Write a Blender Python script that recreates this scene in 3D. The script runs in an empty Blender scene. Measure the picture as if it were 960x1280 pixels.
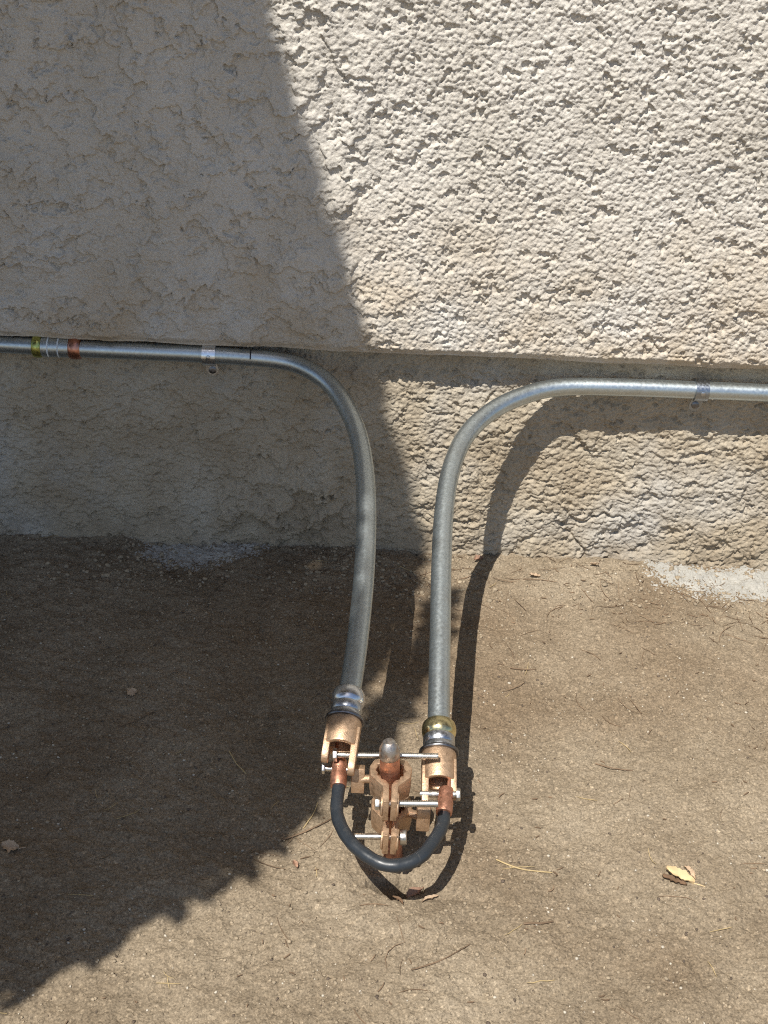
import bpy, bmesh, math
import numpy as np
from mathutils import Vector, Matrix

# ------------------------------------------------------------------ camera
S = bpy.context.scene
COL = S.collection
PITCH, ROLL = math.radians(30.0), math.radians(2.6)
cam_d = bpy.data.cameras.new('camera')
cam = bpy.data.objects.new('camera', cam_d)
COL.objects.link(cam)
S.camera = cam
cam_d.sensor_fit = 'VERTICAL'
cam_d.sensor_height = 36.0
cam_d.sensor_width = 36.0
cam_d.lens = 1500.0 / 1280.0 * 36.0
cam_d.clip_start = 0.02
cam_d.clip_end = 600.0
F = Vector((0, math.cos(PITCH), -math.sin(PITCH)))
R0 = Vector((1, 0, 0)); U0 = Vector((0, math.sin(PITCH), math.cos(PITCH)))
Rv = R0 * math.cos(ROLL) + U0 * math.sin(ROLL)
Uv = U0 * math.cos(ROLL) - R0 * math.sin(ROLL)
Mc = Matrix((Rv, Uv, -F)).transposed().to_4x4()
Mc.translation = Vector((0, -1.24, 0.7733))
cam.matrix_world = Mc

# ------------------------------------------------------------------ sky, sun, exposure
SUN = Vector((-0.26, -0.5, 1.0)).normalized()          # towards the sun
w = bpy.data.worlds.new('World'); S.world = w; w.use_nodes = True
nt = w.node_tree
sky = nt.nodes.new('ShaderNodeTexSky'); sky.sky_type = 'NISHITA'; sky.sun_disc = False
sky.sun_elevation = math.asin(SUN.z)
sky.sun_rotation = math.atan2(SUN.x, SUN.y)
bg = nt.nodes['Background']; bg.inputs['Strength'].default_value = 0.085
nt.links.new(sky.outputs[0], bg.inputs[0])
sun_d = bpy.data.lights.new('sun', 'SUN'); sun_d.energy = 4.6; sun_d.angle = math.radians(0.32)
sun_d.color = (1.0, 0.955, 0.88)
sun = bpy.data.objects.new('sun', sun_d); COL.objects.link(sun)
sun.rotation_euler = SUN.to_track_quat('Z', 'Y').to_euler()
S.view_settings.view_transform = 'Standard'
S.view_settings.look = 'None'
S.view_settings.exposure = 0.45
S.view_settings.gamma = 1.0
S.view_settings.use_curve_mapping = False
S.cycles.use_denoising = False
S.cycles.pixel_filter_type = 'BLACKMAN_HARRIS'
S.cycles.filter_width = 1.1

# ------------------------------------------------------------------ noise in numpy
rng = np.random.default_rng(7)
PERM = rng.permutation(4096)
def hsh(ix, iy, seed):
    return PERM[(PERM[(ix + seed * 131) & 4095] + iy) & 4095]
GA = rng.uniform(0, 2 * np.pi, 4096); GX = np.cos(GA); GY = np.sin(GA)
RX = rng.uniform(0, 1, 4096); RY = rng.uniform(0, 1, 4096); RZ = rng.uniform(0, 1, 4096)
def perlin(x, y, seed=0):
    ix = np.floor(x).astype(np.int64); iy = np.floor(y).astype(np.int64)
    fx = x - ix; fy = y - iy
    u = fx * fx * fx * (fx * (fx * 6 - 15) + 10); v = fy * fy * fy * (fy * (fy * 6 - 15) + 10)
    def g(a, b):
        h = hsh(ix + a, iy + b, seed)
        return GX[h] * (fx - a) + GY[h] * (fy - b)
    n0 = g(0, 0); n1 = g(1, 0); n2 = g(0, 1); n3 = g(1, 1)
    return 1.5 * ((n0 + u * (n1 - n0)) * (1 - v) + (n2 + u * (n3 - n2)) * v)
def fbm(x, y, o=4, seed=0, gain=0.5):
    r = 0; a = 1.0
    for i in range(o):
        r = r + a * perlin(x * 2 ** i + 17.3 * i, y * 2 ** i - 9.1 * i, seed + i); a *= gain
    return r
def worley(x, y, seed=0):
    ix = np.floor(x).astype(np.int64); iy = np.floor(y).astype(np.int64)
    f1 = np.full(x.shape, 9.0); idv = np.zeros(x.shape)
    for a in (-1, 0, 1):
        for b in (-1, 0, 1):
            h = hsh(ix + a, iy + b, seed)
            d = (ix + a + RX[h] - x) ** 2 + (iy + b + RY[h] - y) ** 2
            m = d < f1
            f1 = np.where(m, d, f1); idv = np.where(m, RZ[h], idv)
    return np.sqrt(f1), idv
def sstep(a, b, x):
    t = np.clip((x - a) / (b - a), 0, 1); return t * t * (3 - 2 * t)

# ------------------------------------------------------------------ materials
def newmat(name):
    m = bpy.data.materials.new(name); m.use_nodes = True
    return m, m.node_tree, m.node_tree.nodes['Principled BSDF']
def N(t, typ, **kw):
    n = t.nodes.new(typ)
    for k, v in kw.items(): setattr(n, k, v)
    return n
def coords(t): return N(t, 'ShaderNodeTexCoord').outputs['Object']
def noise(t, co, scale, detail=3.0, rough=0.55, dist=0.0):
    n = N(t, 'ShaderNodeTexNoise'); t.links.new(co, n.inputs['Vector'])
    n.inputs['Scale'].default_value = scale; n.inputs['Detail'].default_value = detail
    n.inputs['Roughness'].default_value = rough; n.inputs['Distortion'].default_value = dist
    return n.outputs['Fac']
def ramp(t, fac, stops):
    r = N(t, 'ShaderNodeValToRGB'); t.links.new(fac, r.inputs['Fac'])
    e = r.color_ramp.elements
    while len(e) < len(stops): e.new(0.5)
    for i, (p, c) in enumerate(stops):
        e[i].position = p
        e[i].color = (*c, 1) if len(c) == 3 else c
    return r.outputs['Color']
def g3(v): return (v, v, v)
def mix(t, fac, a, b, mode='MIX'):
    n = N(t, 'ShaderNodeMix', data_type='RGBA', blend_type=mode)
    for s, v in ((n.inputs[0], fac), (n.inputs[6], a), (n.inputs[7], b)):
        if isinstance(v, (int, float)): s.default_value = v
        elif isinstance(v, tuple): s.default_value = (*v, 1) if len(v) == 3 else v
        else: t.links.new(v, s)
    return n.outputs[2]
def bump(t, b, h, strength, dist):
    n = N(t, 'ShaderNodeBump'); t.links.new(h, n.inputs['Height'])
    n.inputs['Strength'].default_value = strength; n.inputs['Distance'].default_value = dist
    t.links.new(n.outputs['Normal'], b.inputs['Normal'])
def axis(t, co, i):
    s = N(t, 'ShaderNodeSeparateXYZ'); t.links.new(co, s.inputs[0]); return s.outputs[i]
def maprange(t, v, a, b, c=0.0, d=1.0):
    n = N(t, 'ShaderNodeMapRange'); t.links.new(v, n.inputs[0])
    for i, q in enumerate((a, b, c, d)): n.inputs[i + 1].default_value = q
    return n.outputs[0]

def mat_stucco():
    m, t, b = newmat('painted_stucco'); co = coords(t)
    c = ramp(t, noise(t, co, 9, 4), [(0.3, (0.56, 0.52, 0.455)), (0.7, (0.65, 0.615, 0.56))])
    # old splash staining along the bottom edge
    z = axis(t, co, 2)
    n = noise(t, co, 14, 5, 0.6)
    st = N(t, 'ShaderNodeMath', operation='MULTIPLY'); t.links.new(maprange(t, z, 0.255, 0.47, 0.95, 0.0), st.inputs[0])
    t.links.new(maprange(t, n, 0.35, 0.68), st.inputs[1])
    c = mix(t, st.outputs[0], c, (0.50, 0.395, 0.265))
    fine = noise(t, co, 700, 3, 0.7)
    c = mix(t, 1.0, c, ramp(t, fine, [(0.3, g3(0.82)), (0.7, g3(1.08))]), 'MULTIPLY')
    t.links.new(c, b.inputs['Base Color'])
    b.inputs['Roughness'].default_value = 0.95; b.inputs['Specular IOR Level'].default_value = 0.15
    bump(t, b, noise(t, co, 620, 4, 0.75), 1.0, 0.0010)
    return m
def mat_stem():
    m, t, b = newmat('foundation_stucco'); co = coords(t)
    c = ramp(t, noise(t, co, 12, 5), [(0.3, (0.385, 0.315, 0.225)), (0.52, (0.455, 0.39, 0.295)), (0.74, (0.51, 0.46, 0.375))])
    pale = maprange(t, noise(t, co, 5.5, 3), 0.52, 0.7)
    c = mix(t, pale, c, (0.48, 0.45, 0.40))
    z = axis(t, co, 2)
    dirt = N(t, 'ShaderNodeMath', operation='MULTIPLY'); t.links.new(maprange(t, z, 0.0, 0.06, 0.75, 0.0), dirt.inputs[0])
    t.links.new(maprange(t, noise(t, co, 30, 4), 0.3, 0.7), dirt.inputs[1])
    c = mix(t, dirt.outputs[0], c, (0.24, 0.185, 0.125))
    fine = noise(t, co, 600, 3, 0.7)
    c = mix(t, 1.0, c, ramp(t, fine, [(0.3, g3(0.75)), (0.7, g3(1.1))]), 'MULTIPLY')
    t.links.new(c, b.inputs['Base Color'])
    b.inputs['Roughness'].default_value = 0.95; b.inputs['Specular IOR Level'].default_value = 0.15
    bump(t, b, noise(t, co, 600, 4, 0.75), 1.0, 0.0010)
    return m
def mat_ground():
    m, t, b = newmat('sandy_soil'); co = coords(t)
    c = ramp(t, noise(t, co, 6, 6, 0.6), [(0.28, (0.172, 0.132, 0.088)), (0.5, (0.242, 0.193, 0.134)), (0.75, (0.312, 0.256, 0.184))])
    c = mix(t, maprange(t, noise(t, co, 2.2, 3), 0.5, 0.72), c, (0.17, 0.118, 0.072))
    g = noise(t, co, 520, 3, 0.75)
    c = mix(t, 1.0, c, ramp(t, g, [(0.28, g3(0.35)), (0.45, g3(0.85)), (0.60, g3(1.15)), (0.75, g3(2.0))]), 'MULTIPLY')
    # grains of different colour
    v = N(t, 'ShaderNodeTexVoronoi'); t.links.new(co, v.inputs['Vector']); v.inputs['Scale'].default_value = 330
    gr = ramp(t, v.outputs['Color'], [(0.0, g3(0.6)), (0.2, g3(0.9)), (0.75, g3(1.05)), (0.93, g3(1.35)), (1.0, g3(2.0))])
    c = mix(t, 0.8, c, gr, 'MULTIPLY')
    t.links.new(c, b.inputs['Base Color'])
    b.inputs['Roughness'].default_value = 0.95; b.inputs['Specular IOR Level'].default_value = 0.2
    h = mix(t, 0.5, v.outputs['Distance'], noise(t, co, 650, 3, 0.75))
    bump(t, b, h, 0.9, 0.0012)
    return m
def mat_plain(name, col, rough=0.6, metal=0.0, var=0.2, scale=60, bmp=0.0, bscale=400, spec=0.5, aniso=None):
    m, t, b = newmat(name); co = coords(t)
    n = noise(t, co, scale, 4, 0.6)
    lo = tuple(c * (1 - var) for c in col); hi = tuple(min(1, c * (1 + var)) for c in col)
    t.links.new(ramp(t, n, [(0.3, lo), (0.7, hi)]), b.inputs['Base Color'])
    b.inputs['Metallic'].default_value = metal; b.inputs['Specular IOR Level'].default_value = spec
    t.links.new(maprange(t, noise(t, co, scale * 2.3, 4), 0.3, 0.7, max(0.03, rough - 0.1), rough + 0.1), b.inputs['Roughness'])
    if bmp: bump(t, b, noise(t, co, bscale, 3, 0.6), bmp, 0.0008)
    return m
def mat_worn(name, col, dark, rough, metal, bmp, bscale):
    """cast metal with brown tarnish in cloudy patches and specks"""
    m, t, b = newmat(name); co = coords(t)
    c = ramp(t, noise(t, co, 90, 5, 0.65), [(0.3, tuple(v * 0.86 for v in col)), (0.7, tuple(min(1, v * 1.12) for v in col))])
    f = maprange(t, noise(t, co, 170, 6, 0.75, 0.6), 0.50, 0.70, 0.0, 0.85)
    c = mix(t, f, c, dark)
    t.links.new(c, b.inputs['Base Color']); b.inputs['Metallic'].default_value = metal
    t.links.new(maprange(t, noise(t, co, 260, 4), 0.3, 0.7, rough - 0.12, rough + 0.14), b.inputs['Roughness'])
    bump(t, b, noise(t, co, bscale, 3, 0.6), bmp, 0.0008)
    return m
def mat_cable():
    m, t, b = newmat('black_insulation'); co = coords(t)
    f = maprange(t, noise(t, co, 120, 6, 0.75, 0.8), 0.56, 0.78, 0.0, 0.55)   # dust and scuffs
    t.links.new(mix(t, f, (0.022, 0.027, 0.033), (0.11, 0.10, 0.085)), b.inputs['Base Color'])
    t.links.new(maprange(t, noise(t, co, 200, 4), 0.3, 0.7, 0.28, 0.5), b.inputs['Roughness'])
    bump(t, b, noise(t, co, 350, 3, 0.6), 0.12, 0.0006)
    return m
def mat_galv():
    """weathered zinc: dull blue-grey, finely spangled, faintly streaked"""
    m, t, b = newmat('galvanised_steel'); co = coords(t)
    c = ramp(t, noise(t, co, 420, 3, 0.6), [(0.3, (0.44, 0.495, 0.515)), (0.7, (0.55, 0.605, 0.625))])
    c = mix(t, maprange(t, noise(t, co, 35, 5, 0.7), 0.52, 0.75, 0.0, 0.5), c, (0.36, 0.37, 0.36))
    c = mix(t, maprange(t, noise(t, co, 160, 6, 0.8, 1.0), 0.62, 0.75, 0.0, 0.5), c, (0.30, 0.26, 0.20))
    t.links.new(c, b.inputs['Base Color']); b.inputs['Metallic'].default_value = 0.93
    t.links.new(maprange(t, noise(t, co, 300, 4), 0.3, 0.7, 0.30, 0.42), b.inputs['Roughness'])
    return m
M = dict(
    stucco=mat_stucco(), stem=mat_stem(), ground=mat_ground(),
    core=mat_plain('masonry', (0.3, 0.28, 0.25), 0.9),
    galv=mat_galv(),
    zinc=mat_plain('bright_zinc', (0.70, 0.72, 0.75), 0.27, 1.0, 0.06, 200),
    strap=mat_plain('strap_zinc', (0.74, 0.78, 0.83), 0.24, 1.0, 0.05, 200),
    strap_d=mat_plain('dull_strap_zinc', (0.33, 0.36, 0.40), 0.32, 1.0, 0.12, 200),
    collar=mat_plain('dull_zinc', (0.5, 0.52, 0.55), 0.32, 1.0, 0.12, 200),
    washer=mat_plain('dark_steel', (0.2, 0.2, 0.21), 0.4, 1.0, 0.2, 200),
    gold=mat_plain('yellow_zinc', (0.66, 0.58, 0.33), 0.28, 1.0, 0.25, 110),
    green=mat_plain('green_yellow_zinc', (0.48, 0.50, 0.16), 0.3, 1.0, 0.4, 160),
    red=mat_plain('red_brown_zinc', (0.50, 0.24, 0.17), 0.35, 1.0, 0.4, 160),
    bronze=mat_worn('cast_bronze', (0.59, 0.415, 0.275), (0.27, 0.17, 0.105), 0.52, 0.85, 0.35, 900),
    copper=mat_worn('copper', (0.56, 0.285, 0.19), (0.27, 0.13, 0.085), 0.45, 0.9, 0.2, 600),
    bolt=mat_worn('bolt_steel', (0.60, 0.58, 0.54), (0.36, 0.30, 0.24), 0.34, 1.0, 0.05, 600),
    tipm=mat_worn('hammered_steel', (0.50, 0.47, 0.44), (0.40, 0.26, 0.19), 0.42, 1.0, 0.25, 500),
    rubber=mat_cable(),
    ink=mat_plain('black_ink', (0.01, 0.01, 0.012), 0.5),
    paper=mat_plain('pale_print', (0.62, 0.66, 0.68), 0.5),
    cement=mat_plain('dried_cement', (0.35, 0.337, 0.303), 0.95, 0, 0.16, 60, 0.5, 500, spec=0.1),
    cement_d=mat_plain('grey_cement', (0.37, 0.35, 0.31), 0.95, 0, 0.16, 60, 0.5, 500, spec=0.1),
    needle=mat_plain('dead_needle', (0.19, 0.13, 0.083), 0.8, 0, 0.5, 25, spec=0.2),
    straw=mat_plain('dry_straw', (0.42, 0.32, 0.17), 0.8, 0, 0.2, 60, spec=0.2),
    leaf_tan=mat_plain('dry_leaf', (0.60, 0.45, 0.255), 0.7, 0, 0.2, 90, 0.3, 300, spec=0.2),
    leaf_red=mat_plain('red_brown_leaf', (0.36, 0.22, 0.15), 0.7, 0, 0.25, 90, 0.3, 300, spec=0.2),
    leaf_dark=mat_plain('dark_brown_leaf', (0.16, 0.10, 0.06), 0.8, 0, 0.3, 90, 0.3, 300, spec=0.2),
    leaf_pale=mat_plain('pale_leaf', (0.46, 0.34, 0.23), 0.7, 0, 0.2, 90, 0.3, 300, spec=0.2),
    grain_w=mat_plain('pale_grit', (0.46, 0.41, 0.33), 0.8, 0, 0.15, 60),
    grain_m=mat_plain('brown_grit', (0.30, 0.24, 0.165), 0.9, 0, 0.3, 60),
    grain_d=mat_plain('dark_grit', (0.10, 0.075, 0.055), 0.9, 0, 0.3, 60),
    bark=mat_plain('bark', (0.12, 0.09, 0.06), 0.9, 0, 0.3, 20),
    foliage=mat_plain('foliage', (0.05, 0.08, 0.03), 0.6, 0, 0.3, 8),
)

# ------------------------------------------------------------------ object helpers
def link_mesh(name, me, mat, parent=None, loc=None, smooth=True):
    o = bpy.data.objects.new(name, me); COL.objects.link(o)
    if mat is not None: me.materials.append(M[mat] if isinstance(mat, str) else mat)
    if smooth: me.polygons.foreach_set('use_smooth', np.ones(len(me.polygons), dtype=bool))
    if parent is not None: o.parent = parent
    if loc is not None: o.location = loc
    return o
def props(o, label=None, cat=None, group=None, kind=None):
    for k, v in (('label', label), ('category', cat), ('group', group), ('kind', kind)):
        if v: o[k] = v
    return o
def thing(name, loc, label, cat, group=None):
    o = bpy.data.objects.new(name, None); COL.objects.link(o); o.location = loc
    o.empty_display_size = 0.02
    return props(o, label, cat, group)
class MB:
    """collects shapes given in world coordinates; build() makes one mesh relative to its thing's origin"""
    def __init__(s): s.v = []; s.f = []
    def add(s, vs, fs):
        o = len(s.v); s.v += [Vector(q) for q in vs]; s.f += [tuple(i + o for i in q) for q in fs]; return s
    def lathe(s, origin, ax, prof, seg=28, cap0=True, cap1=True, hexs=()):
        ax = Vector(ax).normalized(); o = Vector(origin)
        e1 = ax.orthogonal().normalized() if abs(ax.x) > 0.9 else Vector((1, 0, 0)).cross(ax).normalized()
        e2 = ax.cross(e1)
        vs = []; fs = []
        for (d, r) in prof:
            for k in range(seg):
                a = 2 * math.pi * k / seg
                vs.append(o + ax * d + (e1 * math.cos(a) + e2 * math.sin(a)) * r)
        for i in range(len(prof) - 1):
            for k in range(seg):
                k2 = (k + 1) % seg
                fs.append((i * seg + k, i * seg + k2, (i + 1) * seg + k2, (i + 1) * seg + k))
        if cap0: fs.append(tuple(reversed(range(seg))))
        if cap1: fs.append(tuple((len(prof) - 1) * seg + k for k in range(seg)))
        return s.add(vs, fs)
    def tube(s, pts, rad, seg=24, caps=True):
        pts = [Vector(p) for p in pts]; n = len(pts)
        rr = rad if isinstance(rad, (list, tuple)) else [rad] * n
        tan = [(pts[min(i + 1, n - 1)] - pts[max(i - 1, 0)]).normalized() for i in range(n)]
        nrm = tan[0].orthogonal().normalized(); vs = []; fs = []
        for i in range(n):
            nrm = (nrm - tan[i] * nrm.dot(tan[i])).normalized(); bn = tan[i].cross(nrm)
            for k in range(seg):
                a = 2 * math.pi * k / seg
                vs.append(pts[i] + (nrm * math.cos(a) + bn * math.sin(a)) * rr[i])
        for i in range(n - 1):
            for k in range(seg):
                k2 = (k + 1) % seg
                fs.append((i * seg + k, i * seg + k2, (i + 1) * seg + k2, (i + 1) * seg + k))
        if caps:
            fs.append(tuple(reversed(range(seg)))); fs.append(tuple((n - 1) * seg + k for k in range(seg)))
        return s.add(vs, fs)
    def prism(s, poly, o, ex, ey, ez, h0, h1):
        """polygon in (ex, ey) extruded along ez from h0 to h1"""
        o = Vector(o); ex = Vector(ex); ey = Vector(ey); ez = Vector(ez); n = len(poly)
        vs = [o + ex * a + ey * b + ez * h0 for a, b in poly] + [o + ex * a + ey * b + ez * h1 for a, b in poly]
        fs = [tuple(reversed(range(n))), tuple(range(n, 2 * n))]
        fs += [(k, (k + 1) % n, n + (k + 1) % n, n + k) for k in range(n)]
        return s.add(vs, fs)
    def box(s, c, ex, ey, ez, sx, sy, sz):
        p = [(-sx / 2, -sy / 2), (sx / 2, -sy / 2), (sx / 2, sy / 2), (-sx / 2, sy / 2)]
        return s.prism(p, c, ex, ey, ez, -sz / 2, sz / 2)
    def build(s, name, mat, parent=None, bevel=0.0, angle=35, loc=None, segs=2):
        org = Vector(parent.location) if parent is not None else Vector(loc or (0, 0, 0))
        if parent is not None and parent.parent is not None: org = org + Vector(parent.parent.location)
        me = bpy.data.meshes.new(name)
        me.from_pydata([tuple(q - org) for q in s.v], [], s.f); me.update()
        bm = bmesh.new(); bm.from_mesh(me)
        bmesh.ops.remove_doubles(bm, verts=bm.verts, dist=1e-6)
        bmesh.ops.recalc_face_normals(bm, faces=bm.faces)
        if bevel:
            es = [e for e in bm.edges if len(e.link_faces) == 2 and e.calc_face_angle() > math.radians(angle)]
            bmesh.ops.bevel(bm, geom=es, offset=bevel, segments=segs, affect='EDGES', profile=0.5, clamp_overlap=True)
        for e in bm.edges:
            if len(e.link_faces) == 2 and e.calc_face_angle() > math.radians(angle): e.smooth = False
        bm.to_mesh(me); bm.free()
        return link_mesh(name, me, mat, parent, None if parent is not None else org)
def spline(ctrl, per=10):
    """Catmull-Rom through the control points"""
    P = [Vector(c) for c in ctrl]; P = [2 * P[0] - P[1]] + P + [2 * P[-1] - P[-2]]
    out = []
    for i in range(1, len(P) - 2):
        for k in range(per):
            t = k / per; a, b, c, d = P[i - 1], P[i], P[i + 1], P[i + 2]
            out.append(0.5 * ((2 * b) + (c - a) * t + (2 * a - 5 * b + 4 * c - d) * t * t + (3 * b - a - 3 * c + d) * t ** 3))
    out.append(P[-2]); return out
def smoothpath(pts, it=40):
    p = [q.copy() for q in pts]
    for _ in range(it):
        p = [p[0]] + [p[i] * 0.5 + (p[i - 1] + p[i + 1]) * 0.25 for i in range(1, len(p) - 1)] + [p[-1]]
    return p
def axisgrid(a, b, step, lo, hi, grow=1.25):
    """even spacing between a and b, growing away from it"""
    core = list(np.arange(a, b + step / 2, step)); s = step
    left = []; x = core[0]
    while x > lo:
        s *= grow; x = max(lo, x - s); left.append(x)
    right = []; x = core[-1]; s = step
    while x < hi:
        s *= grow; x = min(hi, x + s); right.append(x)
    return np.array(left[::-1] + core + right)
def gridmesh(name, X, Y, Z):
    nr, nc = X.shape
    me = bpy.data.meshes.new(name)
    idx = np.arange(nr * nc).reshape(nr, nc)
    q = np.stack([idx[:-1, :-1], idx[:-1, 1:], idx[1:, 1:], idx[1:, :-1]], -1).reshape(-1, 4)
    me.vertices.add(nr * nc)
    me.vertices.foreach_set('co', np.stack([X, Y, Z], -1).reshape(-1).astype(np.float32))
    me.loops.add(q.size); me.loops.foreach_set('vertex_index', q.reshape(-1).astype(np.int32))
    me.polygons.add(len(q)); me.polygons.foreach_set('loop_start', (np.arange(len(q)) * 4).astype(np.int32))
    me.update(calc_edges=True)
    return me

# ------------------------------------------------------------------ ground
ROD = Vector((0.021, -0.487, 0.0))
def ground_h(x, y):
    h = 0.006 * fbm(x * 3.2, y * 3.2, 3, 40) + 0.0030 * fbm(x * 18, y * 18, 3, 50)
    h = h + 0.0013 * fbm(x * 85, y * 85, 3, 60, 0.6)
    near = sstep(-0.13, 0.0, y)                                    # loose soil banked against the wall
    h = h + near * (0.004 + 0.005 * fbm(x * 9, y * 9, 2, 70)) + near * 0.0022 * fbm(x * 60, y * 60, 2, 75)
    d2 = ((x - 0.027) / 0.040) ** 2 + ((y + 0.505) / 0.042) ** 2   # hollow dug round the rod
    h = h - 0.004 * np.exp(-d2 ** 1.3) + 0.004 * np.exp(-(np.sqrt(d2) - 1.45) ** 2 / 0.12) * (0.6 + 0.6 * fbm(x * 40, y * 40, 2, 80))
    d3 = ((x - 0.024) / 0.020) ** 2 + ((y + 0.519) / 0.012) ** 2 + 0.7 * fbm(x * 70, y * 70, 2, 82)
    return h - 0.020 * np.exp(-np.clip(d3, 0, None) ** 2.5)
gx = axisgrid(-0.49, 0.49, 0.0014, -150, 150, 1.22)
gy = axisgrid(-0.70, 0.03, 0.0014, -150, 60, 1.22)
X, Y = np.meshgrid(gx, gy)
far = sstep(0.6, 2.0, np.maximum(np.abs(X), np.abs(Y + 0.4)))
Z = ground_h(X, Y)
gr, gid = worley(X * 240, Y * 240, 3)                               # sand grains and crumbs
crumb = sstep(0.50, 0.9, gid) * np.sqrt(np.clip(0.22 - gr * gr, 0, None))
patchy = 0.4 + 0.6 * sstep(-0.2, 0.3, fbm(X * 14, Y * 14, 2, 90))
Z = Z + (0.0020 * crumb * patchy + 0.0006 * perlin(X * 340, Y * 340, 91)) * (1 - far)
ground = link_mesh('ground', gridmesh('ground', X, Y, Z), 'ground')
props(ground, kind='structure')
def gz(x, y): return float(ground_h(np.array([x]), np.array([y]))[0])

# ------------------------------------------------------------------ house wall
wall = thing('house_wall', (0, 0, 0), 'rough beige stucco house wall overhanging a tan plastered foundation band', 'wall')
LIP, OVER = 0.268, 0.020
def flakes(x, z, fr, seed, drop):
    """skimmed-on flakes: thick at their torn lower edge, feathering out upwards"""
    vx = x + 0.006 * fbm(x * 55, z * 55, 3, seed + 1, 0.65); vz = z + 0.006 * fbm(x * 55, z * 55, 3, seed + 5, 0.65)
    pl = fbm(vx * fr, vz * fr * 1.15, 3, seed + 9, 0.5)
    up = fbm(vx * fr, (vz + drop) * fr * 1.15, 2, seed + 9, 0.5)
    return sstep(-0.015, 0.010, pl) * (0.25 + 0.75 * sstep(-0.15, 0.35, up))
def stucco_h(x, z):
    wx = x + 0.0012 * fbm(x * 110, z * 110, 2, 5); wz = z + 0.0012 * fbm(x * 110, z * 110, 2, 8)
    f, i = worley(wx * 205, wz * 215, 11)
    g1 = np.clip(1 - (f * 1.25) ** 1.5, 0, 1) * (0.15 + 0.95 * i)           # thrown-on grains
    f2, i2 = worley(wx * 380 + 3.1, wz * 390, 12)
    g2 = np.clip(1 - (f2 * 1.25) ** 1.5, 0, 1) * (0.2 + 0.9 * i2)
    left = sstep(0.02, -0.12, x + 0.06 * fbm(x * 7, z * 7, 2, 22))          # flatter, flakier coat on the left
    fk = flakes(x, z, 15, 240, 0.016) + 0.7 * flakes(x + 3.3, z, 27, 260, 0.009)
    fp, ip = worley(wx * 70 + 9, wz * 76, 25)
    pit = sstep(0.72, 0.78, ip) * sstep(0.44, 0.28, fp + 0.42 * fbm(x * 140, z * 140, 2, 27))   # missed pockets
    h = (0.0023 - 0.0010 * left) * g1 + (0.0011 - 0.0004 * left) * g2 + (0.0009 + 0.0040 * left) * fk - (0.0032 - 0.0010 * left) * pit
    return h + 0.0030 * fbm(x * 5, z * 5, 2, 30) + 0.0003 * perlin(x * 600, z * 600, 31)
wx_ = axisgrid(-0.455, 0.455, 0.0009, -5, 6, 1.25)
wz_ = axisgrid(LIP, 0.665, 0.0009, LIP, 3.4, 1.25)
X, Zw = np.meshgrid(wx_, wz_)
hh = stucco_h(X, Zw)
edge = sstep(0, 0.010, Zw - LIP)
wav = 0.0011 * fbm(X[0] * 12, X[0] * 0 + 1.3, 3, 33)
Yw = -(OVER - 0.004 + 0.005 * edge + hh * (0.35 + 0.65 * edge))
Zw2 = Zw + (1 - edge) * wav
# underside of the overhang: rows running back to the foundation
back = []
for k, fr in enumerate((0.0, 0.25, 0.5, 0.75)):
    yb = 0.010 * (1 - fr) + (Yw[0] + 0.0015) * fr
    zb = LIP + wav + 0.0025 * (1 - fr) + 0.0009 * perlin(X[0] * 150, X[0] * 0 + k * 2.1, 35)
    back.append((X[0], yb, zb))
XX = np.vstack([np.array([b[0] for b in back]), X]); YY = np.vstack([np.array([b[1] for b in back]), Yw])
ZZ = np.vstack([np.array([b[2] for b in back]), Zw2])
link_mesh('stucco_face', gridmesh('stucco_face', XX, YY, ZZ), 'stucco', wall)

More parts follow.
